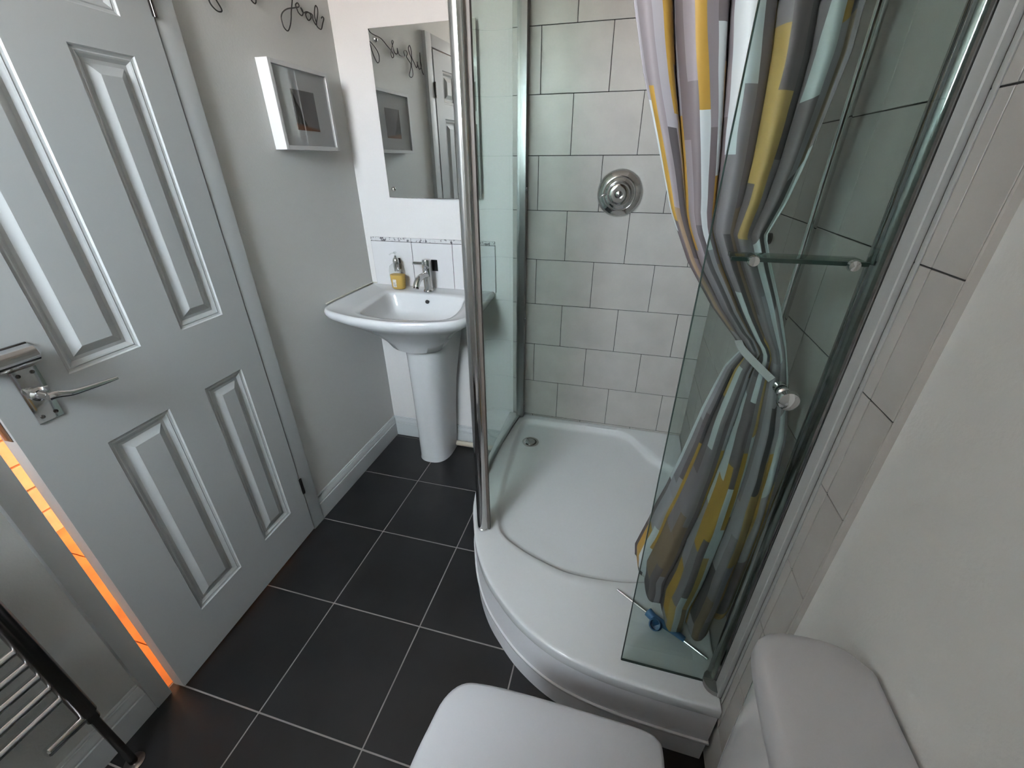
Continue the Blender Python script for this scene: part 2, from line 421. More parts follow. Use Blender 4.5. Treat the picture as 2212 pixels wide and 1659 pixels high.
# ---------------------------------------------------------------- hall seen through the gap
m = MB(); m.box(-1.16, -1.10, -2.2, .5, 0, 2.4); m.mi = 1
struct(m.build('wall_hall', [HALLW]))
m = MB()
for i in range(12):
    m.box(-1.10, -.121, -2.2+i*.21, -2.2+i*.21+.207, -.05, -.002, .001, 1)
m.box(-1.16, -.118, -2.2, .5, -.09, -.0505)
struct(m.build('floor_hall', WOOD))
m = MB(); m.box(-.1205, -.0055, DY0, DY1, -.09, -.0005, .0005, 1); struct(m.build('trim_6', WOOD))
m = MB(); m.box(-1.16, -.12, -2.2, .5, 2.35, 2.42); m.box(-1.16, -.12, .45, .5, 0, 2.4); m.box(-1.16, -.12, -2.25, -2.2, 0, 2.4)
struct(m.build('wall_hall.001', HALLW))
# pine boards on the far hall wall
m = MB()
z = .0
for i in range(9):
    m.box(-1.099, -1.075, -1.9, .2, z+.004, z+.116, .003, 1); z += .12
struct(m.build('trim_5', mat('pine_boards', (.80, .46, .20), .5, noise=.15, nscale=12)))

# ================================================================ SHOWER TRAY
O = [(.716, -.009), (.716, -.15), (.717, -.30), (.722, -.45), (.733, -.59), (.757, -.71), (.790, -.80), (.838, -.905), (.897, -.993), (.962, -1.058), (1.045, -1.122), (1.159, -1.176), (1.295, -1.203), (1.45, -1.212), (1.579, -1.214)]
Oc = [Vector((x, y, 0)) for x, y in O]; Oc = cat(Oc, 5); OUT = [(v.x, v.y) for v in Oc]+[(1.579, -.6), (1.579, -.009), (1.1, -.009)]
I = [(.80, -.10), (.803, -.22), (.812, -.36), (.826, -.50), (.842, -.62), (.862, -.735), (.905, -.815), (.98, -.862), (1.06, -.893), (1.162, -.918), (1.28, -.915), (1.37, -.900), (1.46, -.865), (1.525, -.78), (1.548, -.62), (1.555, -.45), (1.545, -.31), (1.515, -.262), (1.46, -.225), (1.40, -.14), (1.355, -.08), (1.31, -.052), (1.22, -.047), (1.0, -.05), (.86, -.05), (.815, -.062)]
INN = [(v.x, v.y) for v in cat([Vector((x, y, 0)) for x, y in I], 5, True)]
CC = (1.2, -.55)
angs = sorted([2*PI*i/200 for i in range(200)]+[math.atan2(y-CC[1], x-CC[0]) % (2*PI) for x, y in ((.716, -.009), (1.579, -.009), (1.579, -1.214))])
ro = resample(OUT, CC, angs); ri = resample(INN, CC, angs)
def off(P, d, z, lock=True):
    out = []
    for x, y in P:
        vx, vy = CC[0]-x, CC[1]-y; L = math.hypot(vx, vy)
        out.append(Vector((x+vx/L*d, y+vy/L*d, z)))
    return out
tray = thing('shower_tray', 'white raised corner shower tray with a curved front and grey-white side panel', 'shower tray', (1.2, -.55, 0))
ZR = .262
def mixr(t, z): return [Vector((a[0]+(b_[0]-a[0])*t, a[1]+(b_[1]-a[1])*t, z)) for a, b_ in zip(ro, ri)]
m = MB()
m.loft([off(ro, .010, .222), off(ro, .001, .224), off(ro, 0, .230), off(ro, .0002, ZR-.006), off(ro, .0015, ZR-.002), off(ro, .005, ZR+.0003), off(ro, .012, ZR+.0005), off(ro, .034, ZR-.0015),
        mixr(.88, ZR-.0028), off(ri, -.004, ZR-.004), off(ri, .002, ZR-.008), off(ri, .010, ZR-.018), off(ri, .018, ZR-.0235), off(ri, .03, ZR-.026), off(ri, .12, ZR-.028), off(ri, .22, ZR-.029)], cap0=False)
m.build('tray_basin', ACRYL, tray, ang=50)
m = MB(); m.loft([off(ro, .004, .0), off(ro, .004, .094)], cap0=False, cap1=False); m.build('plinth', APRON, tray, ang=50)
m = MB(); m.loft([off(ro, .003, .100), off(ro, .003, .2235)], cap0=False, cap1=False); m.build('side_panel', APRON, tray, ang=50)
m = MB(); m.loft([off(ro, .006, .0925), off(ro, -.003, .0935), off(ro, -.004, .097), off(ro, -.003, .1015), off(ro, .006, .1025)], cap0=False, cap1=False); m.build('panel_trim', CERAMIC, tray, ang=50)
dz = ZR-.029
dr = MB(); dr.lathe((.875, -.212, dz-.002), (0, 0, 1), [(.041, 0), (.041, .004), (.036, .0058), (.031, .0045)], cap1=False)
drain = dr.build('drain', CHROME, tray)
d2 = MB(); d2.lathe((.875, -.212, dz-.001), (0, 0, 1), [(.031, 0), (.031, .003)]); d2.build('drain_well', CHROMED, drain)
d3 = MB(); d3.lathe((.875, -.212, dz+.001), (0, 0, 1), [(.024, 0), (.024, .004), (.018, .0065), (.004, .0075)]); d3.build('drain_cap', CHROME, drain)

# ================================================================ SHOWER ENCLOSURE
enc = thing('shower_enclosure', 'curved glass shower enclosure with a chrome pillar and chrome wall posts', 'shower screen', (1.2, -.6, ZR))
Z0, Z1 = ZR+.002, 2.02
G = cat([Vector(p) for p in ((.775, -.035, 0), (.764, -.15, 0), (.752, -.30, 0), (.748, -.43, 0), (.757, -.55, 0), (.778, -.68, 0), (.800, -.752, 0), (.826, -.798, 0))], 5)
def ribbon(path, t, z0, z1):
    L, R = [], []
    for i, p in enumerate(path):
        d = (path[min(i+1, len(path)-1)]-path[max(i-1, 0)]).normalized(); n = Vector((d.y, -d.x, 0))*t/2
        L.append(p+n); R.append(p-n)
    ring = L+R[::-1]
    return [[v+Vector((0, 0, z)) for v in ring] for z in (z0, z1)]
m = MB(); m.loft(ribbon(G, .006, Z0+.006, Z1)); m.build('curved_glass', GLEFT, enc)
m = MB(); m.loft(ribbon(G, .013, Z0-.0015, Z0+.007)); m.build('bottom_channel', ALU, enc)
m = MB(); m.cyl((.833, -.812, Z0+.010), (.833, -.812, Z1+.02), .0205, n=40); pil = m.build('pillar', CHROME, enc)
m = MB(); m.cyl((.833, -.812, Z0-.001), (.833, -.812, Z0+.012), .0215, n=40, bev=.003); m.build('pillar_foot', CHROME, pil)
m = MB(); m.box(.850, .8595, -.818, -.806, Z0+.004, Z1); m.build('door_seal', SEAL, pil)
m = MB(); m.box(.762, .798, -.046, -.0095, Z0, Z1, .003); ch = m.build('wall_channel', ALU, enc)
for z in (.32, .80, 1.35):
    m = MB(); m.lathe((.799, -.030, z), (.7, -.7, 0), [(.006, -.003), (.006, .002), (.003, .005), (.0005, .0055)], 16); m.build('screw', CHROME, ch)
# right-hand fixed pane and its wall post
m = MB(); m.box(1.336, 1.563, -1.158, -1.152, Z0+.004, Z1, .0012, 1)
gp = m.build('fixed_glass', GRIGHT, enc)
m = MB(); m.box(1.3345, 1.3362, -1.1578, -1.1522, Z0+.004, Z1); m.box(1.336, 1.563, -1.1578, -1.1522, Z0+.0025, Z0+.0042); m.build('glass_edge', GEDGE, gp)
def dpost(cx, cy, r, z0, z1, x1):
    ring = [(x1, cy-r)]+[(cx-r*math.cos(t), cy-r*math.sin(t)) for t in [PI/2-PI*i/20 for i in range(21)]]+[(x1, cy+r)]
    return [[Vector((x, y, z)) for x, y in ring] for z in (z0, z1)]
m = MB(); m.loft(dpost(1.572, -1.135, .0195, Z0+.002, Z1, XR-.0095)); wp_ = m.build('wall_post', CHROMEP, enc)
m = MB(); m.loft(dpost(1.568, -1.155, .028, Z0-.001, Z0+.014, XR-.0095)); m.build('post_foot', ALU, wp_)
m = MB(); m.box(XR-.0205, XR-.0095, -1.187, -1.1555, Z0, Z1, .004, 3); m.build('cover_strip', COVER, enc)
m = MB(); m.box(XR-.0115, XR-.0095, -1.199, -1.190, Z0, Z1, .0005, 1); m.build('sealant', COVER, enc)
m = MB(); m.lathe((1.495, -1.158, 1.112), (0, -1, 0), [(.010, 0), (.010, .006), (.0075, .009), (.0075, .014), (.0135, .018), (.0165, .026), (.0150, .034), (.009, .038), (.0005, .039)], 28)
kn = m.build('door_knob', CHROME, enc)
m = MB(); m.lathe((1.495, -1.152, 1.112), (0, 1, 0), [(.010, 0), (.010, .004), (.006, .006), (.006, .010), (.010, .013), (.0005, .014)], 24); m.build('knob_back', CHROME, kn)

# small glass shelf behind the pane
sh = thing('glass_shelf', 'small dark green edged glass shelf held by two chrome studs on the pane', 'shelf', (1.46, -1.12, 1.318))
m = MB(); m.box(1.375, 1.5470, -1.150, -1.108, 1.3155, 1.3215, .001); m.build('shelf_glass', glass('shelf_glass', (.55, .68, .62)), sh)
m = MB(); m.box(1.372, 1.549, -1.1518, -1.1495, 1.3155, 1.3215); m.build('shelf_edge', GEDGE, sh)
for x in (1.400, 1.526):
    m = MB(); m.lathe((x, -1.159, 1.3185), (0, -1, 0), [(.0078, 0), (.0085, .003), (.0070, .008), (.0005, .010)], 24); m.build('stud', CHROME, sh)

# shower riser rail on the tiled wall, with a chrome clip above it
rail = thing('riser_rail', 'slim vertical chrome shower rail on the dark right-hand tiled wall', 'shower rail', (1.562, -.877, .5))
m = MB(); m.cyl((1.560, -.877, .75), (1.560, -.877, 2.0), .0085, n=20); m.build('rail_tube', CHROME, rail)
for z in (.80, 1.93):
    m = MB(); m.cyl((1.560, -.877, z), (XR-.0095, -.877, z), .011, n=16); m.build('wall_bracket', CHROME, rail)
for i, (y, z, lb) in enumerate(((-.576, 1.268, 'small dark round fixing on the right tiles level with the glass shelf'), (-.595, 1.652, 'small dark round fixing high on the right tiles behind the curtain'))):
    m = MB(); m.lathe((XR-.0095, y, z), (-1, 0, 0), [(.014, 0), (.014, .008), (.010, .012), (.0005, .013)], 20)
    tag(m.build('wall_fixing', CHROMED), lb, 'fixing')

# shower valve
val = thing('shower_valve', 'round chrome shower valve with a stepped dial on the grey tiles', 'shower valve', (1.168, -.009, 1.337))
m = MB(); m.lathe((1.168, -.0095, 1.337), (0, -1, 0), [(.084, 0), (.086, .003), (.084, .009), (.074, .018), (.062, .022), (.060, .021)]); m.build('face_plate', CHROME, val)
m = MB(); m.lathe((1.168, -.028, 1.337), (0, -1, 0), [(.060, 0), (.060, .006), (.055, .014), (.046, .019), (.043, .018)]); m.build('temperature_ring', CHROME, val)
m = MB(); m.lathe((1.168, -.044, 1.337), (0, -1, 0), [(.040, 0), (.040, .016), (.036, .024), (.026, .028), (.012, .025), (.009, .031), (.0005, .033)])
m.build('dial', CHROME, val)
m = MB(); m.tube([(1.128, -.040, 1.337), (1.108, -.045, 1.332), (1.095, -.043, 1.326)], .004, 10, 4); m.build('lever', CHROME, val)

# ================================================================ CURTAIN
TL = [(.339, 1.361, -.865), (.401, 1.353, -.875), (.539, 1.375, -.895), (.597, 1.381, -.905), (.69, 1.395, -.925), (.801, 1.408, -.945), (.883, 1.416, -.96), (.964, 1.423, -.976), (1.032, 1.432, -.992), (1.085, 1.438, -1.008), (1.135, 1.450, -1.04), (1.16, 1.430, -1.032), (1.205, 1.388, -1.015), (1.28, 1.334, -.998), (1.368, 1.289, -.982), (1.46, 1.256, -.973), (1.578, 1.212, -.957), (1.677, 1.183, -.94), (2.08, 1.10, -.90)]
TR = [(.30, 1.566, -1.085), (.528, 1.568, -1.095), (.636, 1.570, -1.094), (.751, 1.570, -1.093), (.874, 1.565, -1.092), (.982, 1.555, -1.091), (1.078, 1.533, -1.09), (1.162, 1.508, -1.082), (1.22, 1.487, -1.075), (1.30, 1.452, -1.067), (1.339, 1.437, -1.06), (1.387, 1.456, -1.048), (1.441, 1.470, -1.036), (1.511, 1.483, -1.024), (1.583, 1.495, -1.012), (1.64, 1.497, -1.0), (2.08, 1.54, -.97)]
HEM = [(0, .345), (.15, .312), (.35, .302), (.45, .312), (.5, .290), (.62, .288), (.72, .345), (.8, .335), (.9, .40), (1, .50)]
lx = [(a, b) for a, b, c in TL]; ly = [(a, c) for a, b, c in TL]; rx = [(a, b) for a, b, c in TR]; ry = [(a, c) for a, b, c in TR]
AMP = [(.3, .030), (.7, .024), (1.0, .013), (1.13, .007), (1.25, .012), (1.5, .026), (2.0, .034)]
NU, NZ = 260, 150
bm = bmesh.new(); grid = []
for j in range(NZ+1):
    t = j/NZ; row = []
    for i in range(NU+1):
        u = i/NU; zh = lerp(HEM, u); z = 2.06+(zh-2.06)*t
        x0, x1, y0, y1 = lerp(lx, z), lerp(rx, z), lerp(ly, z), lerp(ry, z)
        if z > 1.16:                       # pleats are not evenly spread above the band
            ue = u**1.12
        else: ue = u
        ph = 2*PI*(5.2*u+.35*math.sin(5*u+z*1.1))
        A = lerp(AMP, z)*min(1, 6*min(u, 1-u)+.12)
        s1 = math.sin(ph); fold = A*(s1-.25*math.sin(2*ph+.6))
        x = x0+(x1-x0)*ue+A*.35*math.cos(ph)*min(1, 8*min(u, 1-u))
        bow = (-.055*math.sin(PI*u)*max(0, min(1, (1.0-z)/.5)))
        y = y0+(y1-y0)*u+fold+bow
        y = max(y, -1.9); y = y if y > -1.142 else -1.142
        x = min(x, 1.5745)
        row.append(bm.verts.new((x, y, z)))
    grid.append(row)
uvl = bm.loops.layers.uv.new('UVMap')
for j in range(NZ):
    for i in range(NU):
        f = bm.faces.new((grid[j][i], grid[j][i+1], grid[j+1][i+1], grid[j+1][i])); f.smooth = True
        for lp, (a, c) in zip(f.loops, ((i, j), (i+1, j), (i+1, j+1), (i, j+1))):
            lp[uvl].uv = (1.55*a/NU, 1.75*(1-c/NZ))
me = bpy.data.meshes.new('shower_curtain'); bm.to_mesh(me); bm.free(); me.materials.append(FABRIC)
cur = bpy.data.objects.new('shower_curtain', me); sc.collection.objects.link(cur)
sol = cur.modifiers.new('thickness', 'SOLIDIFY'); sol.thickness = .0012
tag(cur, 'grey, white and mustard patchwork shower curtain gathered at its middle', 'curtain')
# pale band that gathers the curtain and hooks on the inner knob
pts = cat([Vector(p) for p in ((1.440, -1.045, 1.152), (1.443, -1.064, 1.146), (1.452, -1.088, 1.140), (1.470, -1.114, 1.128), (1.484, -1.131, 1.119))], 5)
m = MB(); rings = []
for i, p in enumerate(pts):
    d = (pts[min(i+1, len(pts)-1)]-pts[max(i-1, 0)]).normalized(); n = Vector((0, -1, .35)).cross(d).normalized(); o2 = d.cross(n).normalized()
    rings.append([p+n*.0062+o2*.0016, p-n*.0062+o2*.0016, p-n*.0062-o2*.0016, p+n*.0062-o2*.0016])
m.loft(rings); tag(m.build('curtain_tieback', TIE), 'pale grey band around the curtain, stretched to the chrome door knob', 'tieback')
rl = thing('curtain_rail', 'straight chrome rail over the shower that the curtain hangs from', 'curtain rail', (1.3, -.95, 2.08))
m = MB(); m.cyl((1.02, -.90, 2.085), (XR-.0095, -.975, 2.085), .011, n=16); m.build('rail_tube', CHROME, rl)
m = MB(); m.cyl((1.02, -.90, 2.08), (1.02, -.90, 2.4595), .008, n=12); m.build('ceiling_hanger', CHROME, rl)

# blue bracket with its chrome rod, lying on the tray
rod = thing('rod_bracket', 'blue plastic clip on a thin chrome rod lying on the shower tray rim', 'tool', (1.43, -1.03, ZR))
a, b_ = Vector((1.316, -.949, .270)), Vector((1.560, -1.099, .270)); d = (b_-a).normalized()
m = MB(); m.cyl(a, b_, .0040, n=14, bev=.001); m.build('rod', CHROME, rod)
p0 = Vector((1.408, -1.004, .2745)); side = Vector((d.y, -d.x, 0))
m = MB(); m.tube([p0, p0+d*.02+side*.004, p0+d*.05+side*.002, p0+d*.085, p0+d*.112], .008, 14, 4, radii=(.0135, .0078)); m.build('clip_body', BLUE, rod)
c = Vector((1.4265, -1.044, .283)); ax = Vector((-.35, -.55, .75)).normalized()
m = MB(); m.lathe(c, tuple(ax), [(.0160, -.008), (.0165, .014), (.0152, .0160), (.0130, .0150), (.0125, -.004)], 28, cap1=True); rg = m.build('clip_ring', BLUE, rod)
m = MB(); m.tube([c-ax*.002, c+(p0+d*.02-c)*.5+Vector((0, 0, .0)), p0+d*.025], .0095, 12, 3); m.build('clip_neck', BLUE, rod)

# ================================================================ BASIN
bas = thing('washbasin', 'white ceramic pedestal washbasin in the corner below the mirror', 'washbasin', (.345, -.2, 0))
BO = [(.004, -.003), (.004, -.12), (.005, -.26), (.012, -.385), (.040, -.440), (.11, -.472), (.20, -.498), (.30, -.513), (.37, -.515), (.45, -.507), (.54, -.482), (.61, -.450), (.650, -.405), (.662, -.33), (.660, -.2), (.650, -.08), (.645, -.003)]
BC = (.345, -.26)
bo = [(v.x, v.y) for v in cat([Vector((x, y, 0)) for x, y in BO], 4)]
ba = sorted([2*PI*i/120 for i in range(120)]+[math.atan2(y-BC[1], x-BC[0]) % (2*PI) for x, y in ((.004, -.003), (.645, -.003))])
bo = resample(bo, BC, ba)
bi_poly = [(v.x, v.y) for v in cat([Vector((x, y, 0)) for x, y in ((.175, -.108), (.25, -.103), (.35, -.102), (.45, -.104), (.515, -.112), (.548, -.14), (.572, -.25), (.580, -.355), (.560, -.412), (.47, -.447), (.36, -.458), (.25, -.446), (.190, -.412), (.175, -.34), (.162, -.22), (.153, -.135))], 4, True)]
bi = resample(bi_poly, BC, ba)
def bs(P, s, z, c=BC, dz_=None): return [Vector((c[0]+(x-c[0])*s, c[1]+(y-c[1])*s, z)) for x, y in P]
def under(s, z, dy=0):      # underside: pulled in from the front and sides but kept against the wall
    out = []
    for x, y in bo: out.append(Vector((.35+(x-.35)*s, -.003+(y+.003)*(.42+.58*s), z)))
    return out
m = MB()
m.loft([under(.37, .70), under(.43, .735), under(.55, .775), under(.69, .812), under(.83, .842), under(.93, .862), under(.985, .878), bs(bo, 1.0, .892), bs(bo, .998, .902), bs(bo, .985, .9095), bs(bo, .965, .911), bs(bo, .945, .909),
        [Vector((a[0]*.25+b_[0]*.75, a[1]*.25+b_[1]*.75, .9055)) for a, b_ in zip(bo, bi)],
        bs(bi, 1.01, .9035), bs(bi, .985, .898), bs(bi, .96, .886), bs(bi, .91, .855), bs(bi, .86, .832), bs(bi, .76, .815), bs(bi, .5, .805), bs(bi, .25, .802), bs(bi, .08, .801)])
m.build('bowl', CERAMIC, bas, ang=60)
m = MB(); rr = []
for z, xl, xr, yf in ((0, .232, .408, -.215), (.02, .234, .406, -.212), (.25, .236, .415, -.225), (.45, .240, .432, -.245), (.60, .246, .455, -.27), (.70, .25, .475, -.29), (.76, .245, .485, -.30)):
    cx, hw = (xl+xr)/2, (xr-xl)/2; ring = []
    for i in range(33):
        t = PI*i/32; ring.append(Vector((cx-hw*math.copysign(abs(math.cos(t))**.8, math.cos(t)), -.09+(yf+.09)*abs(math.sin(t))**.75, z)))
    ring += [Vector((xr, -.03, z)), Vector((xl, -.03, z))]
    rr.append(ring)
m.loft(rr); m.build('pedestal', CERAMIC, bas, ang=50)
m = MB(); m.lathe((.352, -.1235, .874), (0, -1, .35), [(.0085, -.004), (.0085, .0016)], 20); m.build('overflow_hole', DARK, bas)
m = MB(); m.lathe((.36, -.26, .8015), (0, 0, 1), [(.024, 0), (.024, .004), (.018, .006), (.0005, .005)], 28); m.build('plug', CHROME, bas)
m = MB(); m.tube([(.003, -.375, .911), (.002, -.3, .913), (.002, -.1, .914), (.003, -.004, .914)], .0035, 8, 4); m.tube([(.003, -.003, .914), (.645, -.003, .914)], .0028, 8); m.build('sealant', mat('cream_sealant', (.70, .68, .60), .4), bas)

tap = thing('basin_tap', 'chrome single-lever mixer tap standing on the washbasin', 'tap', (.338, -.066, .911))
TX, TY = .338, -.066
m = MB(); m.lathe((TX, TY, .9085), (0, 0, 1), [(.0235, 0), (.0235, .005), (.0215, .008), (.0195, .010), (.0192, .105), (.0192, .107)], 36); m.build('tap_body', CHROME, tap)
m = MB(); m.tube([(TX, TY-.010, .985), (TX-.003, TY-.035, .989), (TX-.006, TY-.070, .984), (TX-.008, TY-.092, .970), (TX-.009, TY-.102, .952)], .0145, 20, 6); m.build('spout', CHROME, tap)
m = MB(); m.cyl((TX-.009, TY-.102, .953), (TX-.0095, TY-.1055, .946), .0125, n=20); m.build('aerator', CHROMED, tap)
m = MB(); m.lathe((TX, TY, 1.017), (0, 0, 1), [(.0188, 0), (.0195, .002), (.0195, .034), (.0180, .0375), (.0005, .0385)], 36); m.build('lever_cap', CHROME, tap)
m = MB(); m.tube([(TX-.012, TY-.004, 1.036), (TX-.032, TY-.02, 1.040), (TX-.050, TY-.036, 1.044)], .0078, 16, 3); m.build('lever', CHROME, tap)

soap = thing('soap_dispenser', 'clear soap bottle half full of amber liquid left of the tap', 'soap bottle', (.182, -.062, .9065))
def oval(cx, cy, a, b, z, n=40, e=.8): 
    return [Vector((cx+a*math.copysign(abs(math.cos(2*PI*i/n))**e, math.cos(2*PI*i/n)), cy+b*math.copysign(abs(math.sin(2*PI*i/n))**e, math.sin(2*PI*i/n)), z)) for i in range(n)]
SX, SY, SZ = .182, -.062, .9085
m = MB(); m.loft([oval(SX, SY, .030, .020, SZ), oval(SX, SY, .0345, .024, SZ+.006), oval(SX, SY, .0375, .026, SZ+.05), oval(SX, SY, .0385, .026, SZ+.085), oval(SX, SY, .033, .0225, SZ+.108), oval(SX, SY, .02, .016, SZ+.119), oval(SX, SY, .0125, .0125, SZ+.122)]); m.build('bottle', GCLEAR, soap)
m = MB(); m.loft([oval(SX, SY, .028, .018, SZ+.002), oval(SX, SY, .0325, .022, SZ+.008), oval(SX, SY, .0355, .0242, SZ+.05), oval(SX, SY, .0362, .0245, SZ+.068)]); m.build('soap_liquid', AMBER, soap)
m = MB(); m.box(SX-.014, SX+.004, SY-.0285, SY-.0272, SZ+.014, SZ+.05, .0003, 1); m.build('bottle_label', LABELM, soap)
m = MB(); m.lathe((SX, SY, SZ+.122), (0, 0, 1), [(.0145, 0), (.0145, .012), (.011, .022), (.006, .026), (.0055, .034)], 24); m.build('pump_collar', CHROME, soap)
m = MB(); m.lathe((SX, SY, SZ+.156), (0, 0, 1), [(.0045, 0), (.0045, .008), (.008, .010), (.0075, .016), (.003, .018)], 20); m.tube([(SX, SY, SZ+.167), (SX-.008, SY-.015, SZ+.168), (SX-.014, SY-.028, SZ+.163)], .003, 10, 3); m.build('pump_head', GCLEAR, soap)
m = MB(); m.cyl((SX, SY, SZ+.085), (SX, SY, SZ+.121), .0125, n=20); m.build('pump_body', CHROME, soap)

# splashback
spl = thing('tile_splashback', 'row of white glazed tiles with a grey patterned border behind the washbasin', 'splashback', (.34, -.002, .91))
m = MB(); m.mi = 1; m.box(.030, .652, -.0055, -.001, .905, 1.118); m.mi = 0
for x0, x1 in ((.030, .242), (.242, .4465), (.4465, .652)): m.box(x0+.0011, x1-.0011, -.0075, -.0012, .905, 1.1155, .0008, 1)
m.build('tiles', [SPLASH, GROUTD], spl, ang=20)
m = MB()
for x0, x1 in ((.030, .242), (.242, .4465), (.4465, .652)): m.box(x0+.0008, x1-.0008, -.0075, -.0012, 1.1175, 1.1345, .0008, 1)
m.build('border_strip', BORDER, spl, ang=20)
for x, z, s in ((.352, 1.016, 1.0), (.160, 1.016, 1.0)):
    m = MB(); m.box(x-.0155, x+.0155, -.0082, -.0072, z-.026, z+.026, .0004, 1); m.build('black_motif', BLACK, spl, ang=20)

# mirror
mir = thing('wall_mirror', 'frameless wall mirror with chrome cap screws above the washbasin', 'mirror', (.162, -.0035, 1.31))
MX0, MX1, MZ0, MZ1 = .162, .604, 1.308, 1.900
m = MB(); m.box(MX0, MX1, -.0095, -.0035, MZ0, MZ1, .0008, 1); m.build('mirror_glass', MIRROR, mir, ang=20)
mir.rotation_euler.z = math.radians(-2.2)     # hangs a touch proud of the wall on its right-hand screws
for x in (MX0+.026, MX1-.026):
    for z in (MZ0+.034, MZ1-.034):
        m = MB(); m.lathe((x, -.0095, z), (0, -1, 0), [(.0095, 0), (.0095, .003), (.0075, .0065), (.003, .0085), (.0005, .009)], 24); m.build('screw_cap', CHROME, mir)

# picture on the left wall
pic = thing('picture_frame', 'square white box frame with a small dark print on the left wall', 'picture', (0, -.30, 1.61))
PY0, PY1, PZ0, PZ1, PD = -.452, -.152, 1.487, 1.744, .047
m = MB(); fwid = .0135
m.box(.001, PD, PY0, PY0+fwid, PZ0, PZ1, .0007, 1); m.box(.001, PD, PY1-fwid, PY1, PZ0, PZ1, .0007, 1)
m.box(.001, PD, PY0+fwid, PY1-fwid, PZ0, PZ0+fwid, .0007, 1); m.box(.001, PD, PY0+fwid, PY1-fwid, PZ1-fwid, PZ1, .0007, 1)
m.build('frame', FRAMEW, pic, ang=20)
m = MB(); m.box(.002, .037, PY0+fwid, PY1-fwid, PZ0+fwid, PZ1-fwid); m.build('mount', MAT_, pic)
m = MB(); m.box(.0368, .0378, -.362, -.242, 1.550, 1.672); m.build('print', PRINT, pic)
m = MB(); m.box(.041, .0425, PY0+fwid, PY1-fwid, PZ0+fwid, PZ1-fwid); m.build('picture_glass', GPIC, pic)

# wire words
life = [(-0.776, 1.842), (-0.763, 1.859), (-0.755, 1.886), (-0.754, 1.914), (-0.757, 1.933), (-0.755, 1.902), (-0.761, 1.875), (-0.74, 1.86), (-0.726, 1.87), (-0.72, 1.889), (-0.721, 1.875), (-0.708, 1.862), (-0.69, 1.878), (-0.671, 1.897), (-0.671, 1.921), (-0.665, 1.939), (-0.656, 1.944), (-0.645, 1.928), (-0.655, 1.908), (-0.666, 1.891), (-0.66, 1.864), (-0.667, 1.841), (-0.665, 1.823), (-0.647, 1.812), (-0.63, 1.818), (-0.644, 1.842), (-0.655, 1.867), (-0.633, 1.883), (-0.62, 1.893), (-0.631, 1.906), (-0.621, 1.916), (-0.606, 1.914), (-0.598, 1.905), (-0.605, 1.892), (-0.584, 1.887), (-0.555, 1.888), (-0.546, 1.9), (-0.541, 1.912), (-0.539, 1.891), (-0.517, 1.889), (-0.507, 1.904), (-0.502, 1.918), (-0.498, 1.928), (-0.506, 1.935), (-0.513, 1.931), (-0.504, 1.918), (-0.491, 1.9), (-0.482, 1.878), (-0.49, 1.867), (-0.503, 1.874), (-0.498, 1.886), (-0.488, 1.893), (-0.458, 1.905), (-0.411, 1.924)]
good = [(-0.250, 1.948), (-0.226, 1.974), (-0.213, 1.958), (-0.22, 1.94), (-0.229, 1.921), (-0.238, 1.903), (-0.244, 1.887), (-0.256, 1.865), (-0.274, 1.846), (-0.29, 1.851), (-0.295, 1.864), (-0.294, 1.879), (-0.281, 1.894), (-0.254, 1.909), (-0.219, 1.92), (-0.19, 1.93), (-0.194, 1.939), (-0.207, 1.931), (-0.204, 1.922), (-0.199, 1.912), (-0.184, 1.907), (-0.174, 1.916), (-0.175, 1.925), (-0.182, 1.929), (-0.173, 1.918), (-0.156, 1.924), (-0.144, 1.926), (-0.133, 1.923), (-0.132, 1.913), (-0.148, 1.902), (-0.157, 1.906), (-0.16, 1.917), (-0.146, 1.925), (-0.122, 1.924), (-0.122, 1.91), (-0.111, 1.898), (-0.105, 1.903), (-0.11, 1.921), (-0.102, 1.944), (-0.092, 1.957), (-0.084, 1.95), (-0.088, 1.934), (-0.101, 1.911), (-0.107, 1.899), (-0.1, 1.892), (-0.082, 1.891), (-0.067, 1.911), (-0.055, 1.928), (-0.062, 1.932), (-0.07, 1.926)]
path = [(y+.085, z+.018) for y, z in life]+good
path = [Vector((.008, y, z)) for y, z in path]
m = MB(); m.tube(path, .0019, 8, 5)
tag(m.build('wire_words', WIRE), 'black wire script reading life is good, high on the left wall', 'wall sign')

# pipe along the skirting
m = MB(); m.cyl((.39, -.036, .021), (.712, -.036, .021), .014, n=20)
tag(m.build('floor_pipe', CREAM), 'cream painted pipe lying along the skirting right of the pedestal', 'pipe')

# ================================================================ TOILET
toi = thing('toilet', 'white close-coupled toilet with its lid shut beside the right-hand wall', 'toilet', (1.28, -1.58, 0))
LZ = .45
LP = cat([Vector((x, y, 0)) for x, y in ((1.403, -1.425), (1.392, -1.394), (1.36, -1.385), (1.25, -1.383), (1.12, -1.383), (1.03, -1.388), (.985, -1.400), (.958, -1.436), (.948, -1.49), (.941, -1.55), (.941, -1.62), (.948, -1.68), (.958, -1.73), (.985, -1.762), (1.03, -1.774), (1.12, -1.778), (1.25, -1.778), (1.36, -1.776), (1.392, -1.768), (1.403, -1.738), (1.405, -1.58))], 4, True)
LC = Vector((1.17, -1.58, 0))
def ls(s, z, d=0.0):
    out = []
    for p in LP:
        v = p-LC; L = v.length; out.append(LC+v*(s-(d/L))+Vector((0, 0, z)))
    return out
m = MB(); m.loft([ls(1, LZ-.022, .006), ls(1, LZ-.018, 0), ls(1, LZ-.008, 0), ls(1, LZ-.003, .003), ls(1, LZ, .009), ls(1, LZ+.0012, .05), ls(1, LZ+.0018, .12)]); m.build('lid', LID, toi, ang=60)
m = MB(); m.loft([ls(.975, LZ-.044), ls(.985, LZ-.040), ls(.985, LZ-.024)]); m.build('seat', LID, toi, ang=60)
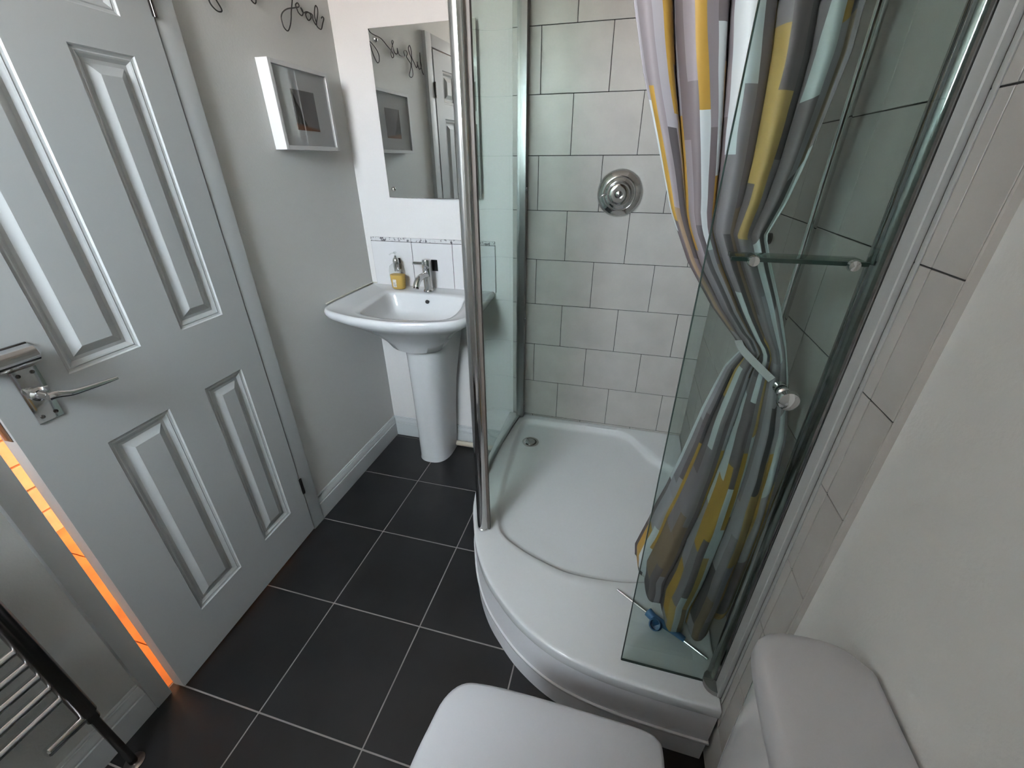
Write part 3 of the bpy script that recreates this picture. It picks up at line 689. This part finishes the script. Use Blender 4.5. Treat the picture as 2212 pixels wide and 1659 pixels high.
m = MB(); pc = Vector((1.30, -1.58, 0))
def pan(sx, sy, dx, z): return [Vector((LC.x+dx+(p.x-LC.x)*sx, LC.y+(p.y-LC.y)*sy, z)) for p in LP]
m.loft([pan(.62, .55, .14, 0), pan(.62, .55, .14, .03), pan(.66, .60, .12, .12), pan(.82, .80, .05, .26), pan(.93, .93, .01, .36), pan(.95, .95, .01, LZ-.046)])
m.box(1.39, XR-.003, -1.705, -1.455, 0, LZ-.05, .015, 3)
m.build('pan', CERAMIC, toi, ang=60)
for yy in (-1.505, -1.655):
    m = MB(); m.cyl((1.412, yy-.02, LZ-.018), (1.412, yy+.02, LZ-.018), .012, n=20, bev=.003); m.build('hinge', LID, toi)
CP = cat([Vector((x, y, 0)) for x, y in ((XR-.003, -1.437), (1.555, -1.412), (1.50, -1.410), (1.466, -1.420), (1.448, -1.452), (1.442, -1.55), (1.440, -1.64), (1.442, -1.73), (1.450, -1.80), (1.466, -1.83), (1.50, -1.843), (1.555, -1.844), (XR-.003, -1.825))], 5)
cc = Vector((1.55, -1.64, 0))
def cs(d, z):
    out = []
    for p in CP:
        v = p-cc; L = v.length; q = cc+v*(1-d/L); q.x = min(q.x, XR-.003); out.append(q+Vector((0, 0, z)))
    return out
m = MB(); m.loft([cs(.045, LZ-.05), cs(.040, LZ-.04), cs(.028, .6), cs(.020, .832)]); m.build('cistern', CERAMIC, toi, ang=60)
m = MB(); m.loft([cs(.022, .832), cs(.010, .834), cs(.004, .842), cs(.004, .862), cs(.010, .874), cs(.020, .8795), cs(.05, .8815)]); m.build('cistern_lid', LID, toi, ang=60)

# ================================================================ TOWEL RADIATOR
rad = thing('towel_radiator', 'chrome ladder towel radiator, dark reflections coloured into its uprights, on the left wall beside the door frame', 'radiator', (.085, -1.85, 0))
RX, RY = .085, -1.612
m = MB(); m.cyl((RX, RY, .262), (RX, RY, 1.25), .0165, n=28, bev=.004); m.build('upright', CHROMED, rad)  # chrome uprights coloured dark to stand in for reflections of the dark room
m = MB(); m.cyl((RX, RY-.50, .262), (RX, RY-.50, 1.25), .0165, n=28, bev=.004); m.build('upright', CHROMED, rad)
for i in range(14):
    z = .355+.047*i+(.05 if i > 4 else 0)+(.05 if i > 9 else 0)
    m = MB(); m.cyl((RX-.008, RY-.50, z), (RX-.008, RY-.004, z), .0105, n=18); m.build('rung', CHROME, rad)
for yy in (RY, RY-.5):
    m = MB(); m.cyl((RX, yy, .235), (RX, yy, .265), .013, n=20, bev=.003); m.cyl((RX, yy, .0), (RX, yy, .24), .0095, n=16); pp = m.build('feed_pipe', CHROMED, rad)
    m = MB(); m.lathe((RX, yy, 0), (0, 0, 1), [(.024, 0), (.024, .003), (.014, .008)], 20); m.build('pipe_collar', CHROMED, pp)
    m = MB(); m.cyl((RX, yy-.01, .262), (RX+.005, yy-.085, .272), .0125, n=24, bev=.003); m.build('valve', CHROME, rad)
    m = MB(); m.cyl((.002, yy-.03, .70), (RX, yy-.03, .70), .009, n=14); m.build('wall_bracket', CHROMED, rad)
